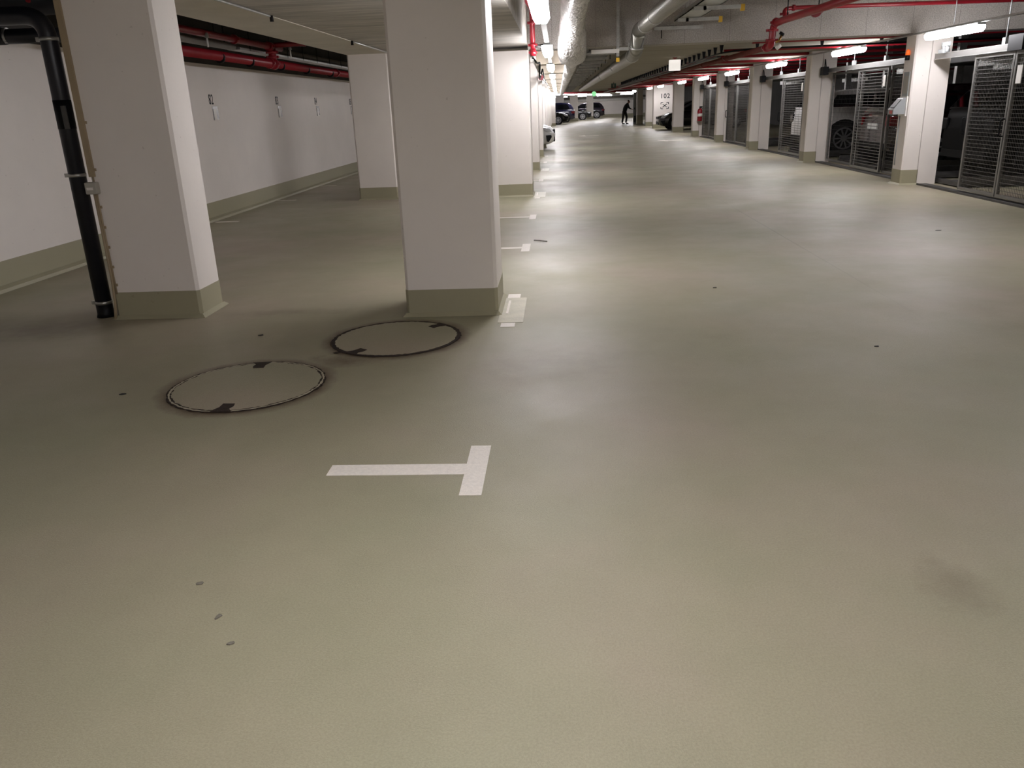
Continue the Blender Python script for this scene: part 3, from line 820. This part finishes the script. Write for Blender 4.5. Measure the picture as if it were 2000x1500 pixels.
b = MB().box(GX - .1, GX + .0, 13.45, 13.62, 1.985, 2.04)
b.tube([(GX - .06, 13.5, 2.03), (GX - .06, 13.5, 2.12)], .035, 10).tube([(GX - .06, 13.4, 2.0), (GX - .06, 13.4, 2.09)], .03, 10).box(GX - .09, GX - .04, 13.35, 13.55, 2.08, 2.14)
b.build('drive_unit', GPLAST, g0)
MB().box(GX - .12, GX - .02, 11.2, 11.55, 1.9, 2.09).build('gate_motor', BLK2, g0)
MB().tube(arc([(GX - .05, 11.3, 2.09), (GX - .05, 11.3, 2.2), (GX - .02, 11.0, 2.2), (GX, 10.9, 2.0)], .08), .01, 6).build('motor_cable', BLK2, g0)
MB().box(GX - .03, GX - .02, 11.28, 11.40, 1.5, 1.72).build('white_tag', WPLAST, g0)
gate(1, 14.27, 19.33, 'mesh gate before the dark red car and white car',
     [(15.72, 17.25, dict(vt=.3, hz=.055, bar=.006, tagp=True, midbar=True)), (14.3, 15.72, dict(vt=.05, hz=.06, dx=.06)), (17.3, 19.2, dict(hz=.09, vt=.08, thin=True, dx=.12))])
gate(2, 19.76, 24.92, 'mesh gate half open before an empty dark bay',
     [(20.9, 22.9, dict(vt=.3, hz=.055, bar=.006, tagp=True, midbar=True, handle=22.93)), (19.8, 20.9, dict(vt=.05, hz=.06, dx=.06))])
gate(3, 25.35, 30.17, 'closed mesh gate with a long black handle',
     [(28.6, 30.1, dict(handle=30.05)), (27.0, 28.6, dict(dx=.03)), (25.4, 27.0, dict(dx=.06, tagp=True))])
gate(4, 30.6, 35.15, 'farthest closed mesh gate beside the fire extinguisher',
     [(33.6, 35.1, dict()), (32.1, 33.6, dict(dx=.03)), (30.65, 32.1, dict(dx=.06))])

# on the first gate pillar
t = thing('warning_beacon', 'small orange warning beacon high on the gate pillar', 'beacon', (5.57, 14.08, 2.0))
MB().tube([(0, 0, -.075), (0, 0, .0)], .036, 12).build('base', BLK2, t)
MB().tube([(0, 0, 0), (0, 0, .06), (0, 0, .085)], [.034, .033, .015], 12).build('lens', ORANGE, t)
MB().box(.0, .03, -.02, .02, -.06, -.02).build('mount', BLK2, t)
t = thing('notice_plate', 'grey instruction notice plate on the gate pillar above the control box', 'sign', (5.597, 14.07, 1.56))
MB().box(-.008, 0, -.11, .11, -.19, .19).build('plate', GPLAST, t)
MB().box(-.010, -.008, -.085, .085, -.14, .13).build('printed_panel', GREYP, t)
t = thing('control_box', 'grey sloping gate control box with red button on the gate pillar', 'control box', (5.598, 14.07, 1.22))
MB().prism([(0, .14), (-.06, .14), (-.2, -.03), (-.2, -.11), (0, -.11)], -.11, .11, 'y').build('casing', GPLAST, t)
MB().box(-.02, 0.0, -.14, .14, -.14, .16).build('back_plate', WPLAST, t)
o = MB().box(-.08, .08, -.09, .09, 0, .006).build('dark_panel', DSTEEL, t)
o.location = (-.133, 0, .058); o.rotation_euler = (0, -math.atan2(.17, .14), 0)
MB().box(-.206, -.2, -.07, .03, -.1, -.05).build('red_button', REDBTN, t)
tag(MB().tube([(5.588, 14.16, .3), (5.588, 14.16, 1.08)], .01, 8).build('pillar_cable', GPLAST), 'thin grey cable below the control box', 'cable')

# fire extinguisher
t = thing('fire_extinguisher', 'red fire extinguisher hung on the fifth gate pillar', 'fire extinguisher', (5.86, 35.38, .62))
MB().tube([(0, 0, 0), (0, 0, .02), (0, 0, .40), (0, 0, .47), (0, 0, .5)], [.09, .1, .1, .07, .03], 16).build('cylinder', RED, t)
MB().tube([(0, 0, .5), (0, 0, .56)], .03, 10).box(-.02, .1, -.02, .02, .54, .58).build('valve_head', BLK2, t)
MB().tube(arc([(.05, 0, .55), (.14, 0, .45), (.12, -.03, .1)], .06), .012, 8).build('hose', BLK2, t)
MB().tube([(0, -.002, .18), (0, -.002, .3)], .101, 16).build('paper_label', WPLAST, t)
MB().box(-.04, .04, .08, .125, .3, .36).build('wall_hook', GPLAST, t)

# 102 sign
o = text_mesh('102', .34, INK, 'wall_number', 1.0)
o.rotation_euler = (PI / 2, 0, 0); o.location = (5.99, 47.995, 1.72)
tag(o, 'black stencilled number 102 on the white pier', 'wall number')
b = MB()
for sx in (-1, 1):
    for sz in (-1, 1):
        x, z = sx * .21, 1.22 + sz * .17
        b.box(min(x, x - sx * .12), max(x, x - sx * .12), -.003, 0, z - .018, z + .018)
        b.box(x - .018, x + .018, -.003, 0, min(z, z - sz * .1), max(z, z - sz * .1))
for k in range(9):
    q = (k - 4) / 4
    b.box(q * .1 - .022, q * .1 + .022, -.003, 0, 1.22 + q * .075 - .02, 1.22 + q * .075 + .02)
    b.box(q * .1 - .018, q * .1 + .018, -.003, 0, 1.22 - q * .075 - .016, 1.22 - q * .075 + .016)
o = b.build('stencil_mark', INK, loc=(5.98, 47.997, 0))
tag(o, 'black stencilled bracket and cross mark below 102', 'stencil mark')

# steel door leaf near the person
t = thing('steel_door', 'dark grey steel door leaf standing open beside the person', 'door', (5.42, 61, 0))
MB().box(-.05, .14, -.03, .03, 0, 2.15).build('leaf', GPLAST, t)
MB().box(.14, .26, -.05, .1, 0, 2.25).build('frame', BLK2, t)
MB().box(.02, .06, -.07, -.03, .98, 1.1).build('lever_handle', BLK2, t)
MB().box(.02, .1, -.09, -.03, .1, .55).build('door_closer', BLK2, t)

# pipes across the far wall
for i, (z, r, m_) in enumerate(((2.12, .11, GREYPIPE), (1.86, .12, WPLAST), (2.3, .06, WPLAST))):
    tag(MB().tube([(-3, 96.96 - r, z), (11.9, 96.96 - r, z)], r, 10).build('far_pipe', m_), ['grey pipe along the top of the far wall, between two white pipes', 'white lagged pipe lowest along the far wall', 'thin white pipe along the far wall closest to the ceiling'][i], 'pipe')

# ------------------------------------------------------------------ parking lifts in the caged bays
def lift(y, label, top=True):
    t = thing('parking_lift', label, 'parking lift', (0, y, 0), group='steel parking lifts in the cages')
    b = MB()
    for s in (-1, 1):
        b.box(6.25, 11.4, s * .78 - .32, s * .78 + .32, .02, .07)
        b.box(6.25, 11.4, s * 1.12 - .02, s * 1.12 + .02, .07, .16)
    b.box(6.22, 6.27, -1.14, 1.14, .02, .09)
    b.build('platform', DSTEEL, t)
    for s in (-1, 1):
        MB().box(8.6, 8.75, s * 1.3 - .06, s * 1.3 + .06, 0, 2.7).build('post', GALV, t)
    if top:
        MB().box(6.4, 11.4, -1.15, 1.15, 1.93, 2.0).box(6.35, 6.42, -1.15, 1.15, 1.86, 2.02).build('upper_platform', DSTEEL, t)
        for x in (7.3, 9.3): MB().box(x, x + .06, -1.15, 1.15, 1.82, 1.93).build('cross_beam', GALV, t)
    return t
lift(14.25, 'steel car lift carrying the black car behind the nearest gate')
lift(17.78, 'steel car lift carrying the dark red car')
lift(21.85, 'steel car lift carrying the white car', False)
lift(27.4, 'empty steel car lift behind the half open gate')

# ------------------------------------------------------------------ cars
def interp(x, tab):
    for (a, va), (b_, vb) in zip(tab, tab[1:]):
        if x <= b_:
            q = 0 if b_ == a else max(0, (x - a) / (b_ - a))
            return va + (vb - va) * q
    return tab[-1][1]
def wheel(t, x, y, r, side):
    w = MB().tube([(0, -.09, 0), (0, -.1, 0), (0, .1, 0), (0, .09, 0)][1:3], r, 26).build('wheel', TYRE, t, loc=(x, y, r))
    b = MB()
    b.disc(0, 0, r * .72, 0, .012, 30, r * .62)
    for k in range(10):
        a = 2 * PI * k / 10
        c, s_ = math.cos(a), math.sin(a)
        px, py = -s_ * .018, c * .018
        q = r * .66
        b.prism([(c * .04 + px, s_ * .04 + py), (c * q + px, s_ * q + py), (c * q - px, s_ * q - py), (c * .04 - px, s_ * .04 - py)], 0, .014)
    b.disc(0, 0, .055, 0, .02, 14)
    o = b.build('rim', ALLOY, w)
    o.rotation_euler = (-side * PI / 2, 0, 0)
    o.location = (0, side * .101, 0)
    MB().tube([(0, side * .1, 0), (0, side * .1005, 0)], r * .74, 20).build('rim_well', BLK2, w)
    return w
def car(label, paint_, loc, heading, kind='hatch', L_=4.3, Wd=1.78, Ht=1.48, tail=TAILL):
    """nose along +x before rotation; origin on the ground under the centre"""
    t = thing('car', label, 'car', loc, heading, 'parked cars')
    plate = tail is TAILL
    h = L_ / 2
    belt = .95 if kind != 'suv' else 1.05
    hood = .92 if kind != 'suv' else 1.02
    if kind == 'sedan':
        top = [(-h, .80), (-h + .08, .95), (-h + .9, 1.0), (-h + 1.2, belt), (h - 1.35, belt), (h - .5, .84), (h - .1, .72), (h, .60)]
        roofp = [(-h + .55, .97), (-h + 1.45, Ht - .07), (-h + 2.1, Ht), (h - 2.35, Ht - .02), (h - 1.95, Ht - .1), (h - 1.05, .92)]
    else:
        top = [(-h, .75), (-h + .06, belt + .02), (-h + .4, belt + .03), (h - 1.2, belt), (h - .45, hood - .08), (h - .12, hood - .2), (h, hood - .36)]
        roofp = [(-h + .06, belt + .02), (-h + .32, Ht - .18), (-h + .55, Ht - .04), (-h + 1.2, Ht), (h - 2.2, Ht - .02), (h - 1.8, Ht - .1), (h - .95, belt - .02)]
    wtab = [(-h, Wd / 2 - .16), (-h + .12, Wd / 2 - .04), (-h + .6, Wd / 2), (h - .8, Wd / 2), (h - .25, Wd / 2 - .09), (h - .06, Wd / 2 - .22), (h, Wd / 2 - .42)]
    btab = [(-h, .36), (-h + .15, .24), (h - .2, .2), (h, .3)]
    st = [-h + L_ * k / 34 for k in range(35)]
    st = sorted(set(st + [-h + .03, -h + .07, h - .03, h - .08]))
    b = MB(); rings = []
    for x in st:
        w, z1, z0 = interp(x, wtab), interp(x, top), interp(x, btab)
        H = z1 - z0
        prof = [(0, z0), (w * .8, z0), (w * .96, z0 + .06), (w, z0 + H * .35), (w * 1.0, z0 + H * .62), (w * .975, z0 + H * .84), (w * .93, z1 - .025), (w * .86, z1), (w * .5, z1 + .018), (0, z1 + .025)]
        ring = [b.bm.verts.new((x, y, z)) for y, z in prof] + [b.bm.verts.new((x, -y, z)) for y, z in prof[-2:0:-1]]
        rings.append(ring)
    n = len(rings[0])
    for a, c in zip(rings, rings[1:]):
        for k in range(n):
            f = b.bm.faces.new((a[k], a[(k + 1) % n], c[(k + 1) % n], c[k])); f.smooth = True
    b.bm.faces.new(rings[0]); b.bm.faces.new(rings[-1])
    b.build('body', paint_, t)
    # cabin
    wb, wr = Wd / 2 - .07, Wd / 2 - .24
    def wz(z): return wb + (wr - wb) * max(0, min(1, (z - belt) / (Ht - belt))) ** 1.2
    b = MB()
    Lf = [b.bm.verts.new((x, wz(z), z)) for x, z in roofp]
    Rg = [b.bm.verts.new((x, -wz(z), z)) for x, z in roofp]
    for i in range(len(roofp) - 1):
        f = b.bm.faces.new((Lf[i], Lf[i + 1], Rg[i + 1], Rg[i])); f.smooth = False
    b.bm.faces.new(Lf); b.bm.faces.new(Rg[::-1]); b.bm.faces.new((Lf[0], Rg[0], Rg[-1], Lf[-1]))
    b.build('cabin', paint_, t, bevel=.035)
    # glass: windscreen, rear screen and side windows stand 6 mm proud
    def strip(name, p, q, e=.008, mg=.08):
        d = Vector((q[0] - p[0], 0, q[1] - p[1])); nrm = Vector((-d.z, 0, d.x)).normalized()
        if nrm.z < 0: nrm = -nrm
        b = MB()
        P = [Vector((p[0], 0, p[1])) + d * .1, Vector((p[0], 0, p[1])) + d * .9]
        vs = []
        for pp in P:
            ww = wz(pp.z) - mg
            for s in (-1, 1):
                for ee in (-.004, e):
                    vs.append(b.bm.verts.new(pp + nrm * ee + Vector((0, s * ww, 0))))
        for f in ((0, 1, 3, 2), (4, 6, 7, 5), (0, 4, 5, 1), (2, 3, 7, 6), (0, 2, 6, 4), (1, 5, 7, 3)): b.bm.faces.new([vs[i] for i in f])
        b.build(name, GLASS, t)
    strip('windscreen', roofp[-2], roofp[-1])
    strip('rear_screen', roofp[0], roofp[1])
    zt, zb = Ht - .13, belt + .04
    xr0, xr1 = roofp[0][0] + (.5 if kind == 'sedan' else .3), roofp[1][0] + .22
    xf0, xf1 = roofp[-1][0] - .16, roofp[-2][0] - .06
    xm = (xr1 + xf1) / 2
    for s in (-1, 1):
        for (a0, a1, c0, c1) in ((xr0 + .06, xr1 + .1, xm - .03, xm - .03), (xm + .03, xm + .03, xf0, xf1)):
            b = MB(); vs = []
            for (x, z) in ((a0, zb), (a1, zt), (c1, zt), (c0, zb)):
                for e in (-.004, .01): vs.append(b.bm.verts.new((x, s * (wz(z) + e), z)))
            b.bm.faces.new([vs[i] for i in (1, 3, 5, 7)]); b.bm.faces.new([vs[i] for i in (0, 2, 4, 6)])
            for i in range(4):
                j = (i + 1) % 4
                b.bm.faces.new((vs[2 * i], vs[2 * i + 1], vs[2 * j + 1], vs[2 * j]))
            b.build('side_window', GLASS, t)
    # wheels and arches
    r = .33 if kind != 'suv' else .36
    for x in (-h + .82, h - .86):
        for s in (-1, 1):
            w = interp(x, wtab)
            MB().tube([(x, s * (w - .12), r + .02), (x, s * (w + .004), r + .02)], r + .065, 26).build('wheel_arch', BLK2, t)
            wheel(t, x, s * (w - .075), r, s)
    # front: headlamps, grille, lower intakes; rear: lamps, plate
    for s in (-1, 1):
        zl = hood - .24
        b = MB().prism([(h - .52, zl + .12), (h - .16, zl + .04), (h - .09, zl - .07), (h - .26, zl - .08)], s * (Wd / 2 - .19), s * (Wd / 2 - .02), 'y')
        b.build('headlamp', HEADL, t, bevel=.01)
        MB().box(h - .30, h - .2, s * (Wd / 2 - .2), s * (Wd / 2 - .045), zl - .06, zl + .02).build('lamp_insert', BLK2, t)
        MB().prism([(h - .30, .50), (h - .12, .50), (h - .1, .44), (h - .2, .28), (h - .27, .3)], s * (Wd / 2 - .4), s * (Wd / 2 - .045), 'y').build('fog_intake', BLK2, t)
        b = MB().box(-h - .012, -h + .3, s * (Wd / 2 - .30), s * (Wd / 2 - .02), .74, .93)
        b.build('tail_lamp', tail, t, bevel=.02)
        xm_ = roofp[-1][0] - .22
        MB().box(xm_ - .06, xm_ + .06, s * (Wd / 2 + .02), s * (Wd / 2 + .19), belt, belt + .13).build('wing_mirror', paint_, t, bevel=.03)
        MB().box(-.35, -.15, s * (Wd / 2 - .004), s * (Wd / 2 + .02), .76, .785).build('door_handle', CHROME, t)
    MB().box(h - .06, h + .012, -.48, .48, hood - .36, hood - .24).build('grille', BLK2, t, bevel=.01)
    MB().box(h - .06, h + .008, -.52, .52, .28, .44).build('lower_intake', BLK2, t, bevel=.01)
    MB().box(h + .008, h + .02, -.26, .26, .47, .57).build('front_plate', PLATE, t)
    if plate: MB().box(-h - .02, -h - .002, -.26, .26, .68, .79).build('rear_plate', PLATE, t)
    MB().box(-h - .015, -h + .02, -Wd / 2 + .2, Wd / 2 - .2, .3, .42).build('rear_bumper', BLK2, t)
    return t
car('white hatchback nose poking out between the left pillars', P_WHITE, (-.13 - 2.12, 29.4, 0), 0, 'hatch', 4.24)
car('black car nose, nearest of the dark cars at the far left', P_BLACK, (.85 - 2.15, 68.5, 0), 0, 'hatch', 4.3, 1.78, 1.5)
car('navy blue car parked beyond the first black car at the far left', P_BLUE, (1.45 - 2.2, 75, 0), PI, 'suv', 4.4, 1.85, 1.66)
car('black saloon between the two far pillars', P_BLACK, (3.25 - 2.3, 84, 0), 0, 'sedan', 4.6)
car('aubergine hatchback farthest away before the end wall', P_PURP, (4.9 - 2.1, 90.8, 0), PI, 'suv', 4.2, 1.8, 1.62)
car('black saloon parked across behind the lone pillar below 102', P_BLACK, (5.3 + 2.35, 45.6, 0), PI, 'sedan', 4.7, 1.85, 1.48)
car('dark car with bright headlamps before the grey-white pier', P_BLACK, (6.0 + 2.1, 51.6, 0), PI, 'hatch', 4.2)
car('white car seen from its side through the second gate', P_WHITE, (6.15 + 2.2, 21.85, .07), 0, 'suv', 4.4, 1.84, 1.5, GLASS)
car('dark red car with rear plate behind the striped gate panel', P_DRED, (6.5 + 2.15, 17.78, .07), 0, 'hatch', 4.3, 1.84, 1.5)
car('black car filling the bay behind the nearest gate', P_SOOT, (6.7 + 2.2, 14.25, .07), 0, 'suv', 4.4, 1.88, 1.55, BLK2)

# ------------------------------------------------------------------ person
def skinned(name, verts, edges, radii, mat, parent=None, root=0, sub=2):
    me = bpy.data.meshes.new(name)
    me.from_pydata([Vector(p) for p in verts], edges, [])
    o = bpy.data.objects.new(name, me); COL.objects.link(o)
    o.modifiers.new('skin', 'SKIN'); 
    sk = me.skin_vertices[0].data if me.skin_vertices else None
    if sk is None:
        bm = bmesh.new(); bm.from_mesh(me); bm.verts.layers.skin.verify(); bm.to_mesh(me); bm.free()
        sk = me.skin_vertices[0].data
    for i, r in enumerate(radii):
        sk[i].radius = r if isinstance(r, tuple) else (r, r)
        sk[i].use_root = (i == root)
    s = o.modifiers.new('sub', 'SUBSURF'); s.levels = sub; s.render_levels = sub
    dg = bpy.context.evaluated_depsgraph_get()
    m2 = bpy.data.meshes.new_from_object(o.evaluated_get(dg))
    bpy.data.objects.remove(o)
    m2.name = name
    m2.materials.clear(); m2.materials.append(mat)
    for p in m2.polygons: p.use_smooth = True
    ob = bpy.data.objects.new(name, m2); COL.objects.link(ob)
    if parent: ob.parent = parent
    return ob
def person():
    # faces +x, bends forward, reaches with both hands toward the door
    t = thing('person', 'person in dark clothes bending forward with arms reaching to the steel door', 'person', (4.76, 61.2, 0))
    t.scale = (.95, .95, .95)
    pel = (0, 0, .95)
    V = [pel, (.04, 0, 1.10), (.14, 0, 1.28), (.22, 0, 1.42), (.26, 0, 1.47), (.30, 0, 1.53), (.335, 0, 1.60), (.35, 0, 1.655)]
    E = [(i, i + 1) for i in range(7)]
    Rr = [.125, .12, .14, .13, .06, .085, .105, .08]
    for s in (-1, 1):
        i0 = len(V)
        V += [(.24, s * .17, 1.40), (.34, s * .2, 1.16), (.50, s * .14, 1.06), (.55, s * .13, 1.04)]
        E += [(3, i0), (i0, i0 + 1), (i0 + 1, i0 + 2), (i0 + 2, i0 + 3)]
        Rr += [.06, .045, .034, .03]
        i1 = len(V)
        dx = .15 * s
        V += [(dx * .5, s * .09, .88), (dx + .04, s * .1, .5), (dx - .02, s * .11, .09), (dx + .04, s * .12, .045), (dx + .16, s * .13, .035)]
        E += [(0, i1), (i1, i1 + 1), (i1 + 1, i1 + 2), (i1 + 2, i1 + 3), (i1 + 3, i1 + 4)]
        Rr += [.09, .065, .045, .04, .03]
    for s in (-1, 1):
        hand = 11 if s == -1 else 20
        bx, by, bz = V[hand]
        for k in range(4):
            i0 = len(V)
            V += [(bx + .05, by + (k - 1.5) * .018, bz), (bx + .09 + (.01 if k in (1, 2) else 0), by + (k - 1.5) * .02, bz - .02)]
            E += [(hand, i0), (i0, i0 + 1)]; Rr += [.01, .008]
        i0 = len(V)
        V += [(bx + .02, by - s * .03, bz + .02), (bx + .05, by - s * .045, bz + .02)]
        E += [(hand, i0), (i0, i0 + 1)]; Rr += [.011, .009]
    skinned('body', V, E, Rr, SKIN, t)
    # jacket
    V = [(-.0, 0, .86), (.05, 0, 1.10), (.14, 0, 1.28), (.22, 0, 1.42), (.26, 0, 1.485)]
    E = [(i, i + 1) for i in range(4)]; Rr = [.19, .18, .185, .165, .075]
    for s in (-1, 1):
        i0 = len(V)
        V += [(.24, s * .17, 1.40), (.34, s * .2, 1.16), (.50, s * .14, 1.06)]
        E += [(3, i0), (i0, i0 + 1), (i0 + 1, i0 + 2)]; Rr += [.075, .06, .048]
    skinned('jacket', V, E, Rr, CLOTH, t)
    V = [(.03, 0, 1.08), (0, 0, .92)]; E = [(0, 1)]; Rr = [.16, .175]
    for s in (-1, 1):
        i1 = len(V); dx = .15 * s
        V += [(dx * .5, s * .09, .84), (dx + .04, s * .1, .5), (dx - .02, s * .11, .08)]
        E += [(1, i1), (i1, i1 + 1), (i1 + 1, i1 + 2)]; Rr += [.11, .085, .07]
    skinned('trousers', V, E, Rr, TROUS, t)
    for s in (-1, 1):
        dx = .15 * s
        skinned('shoe', [(dx - .04, s * .11, .05), (dx + .04, s * .12, .05), (dx + .19, s * .13, .04)], [(0, 1), (1, 2)], [.05, .05, .04], BLK2, t)
    skinned('hair', [(.26, 0, 1.59), (.31, 0, 1.655), (.365, 0, 1.69)], [(0, 1), (1, 2)], [.085, .1, .06], HAIR, t)
    MB().prism([(.42, 1.585), (.455, 1.56), (.42, 1.555)], -.015, .015, 'y').build('nose', SKIN, t)
person()
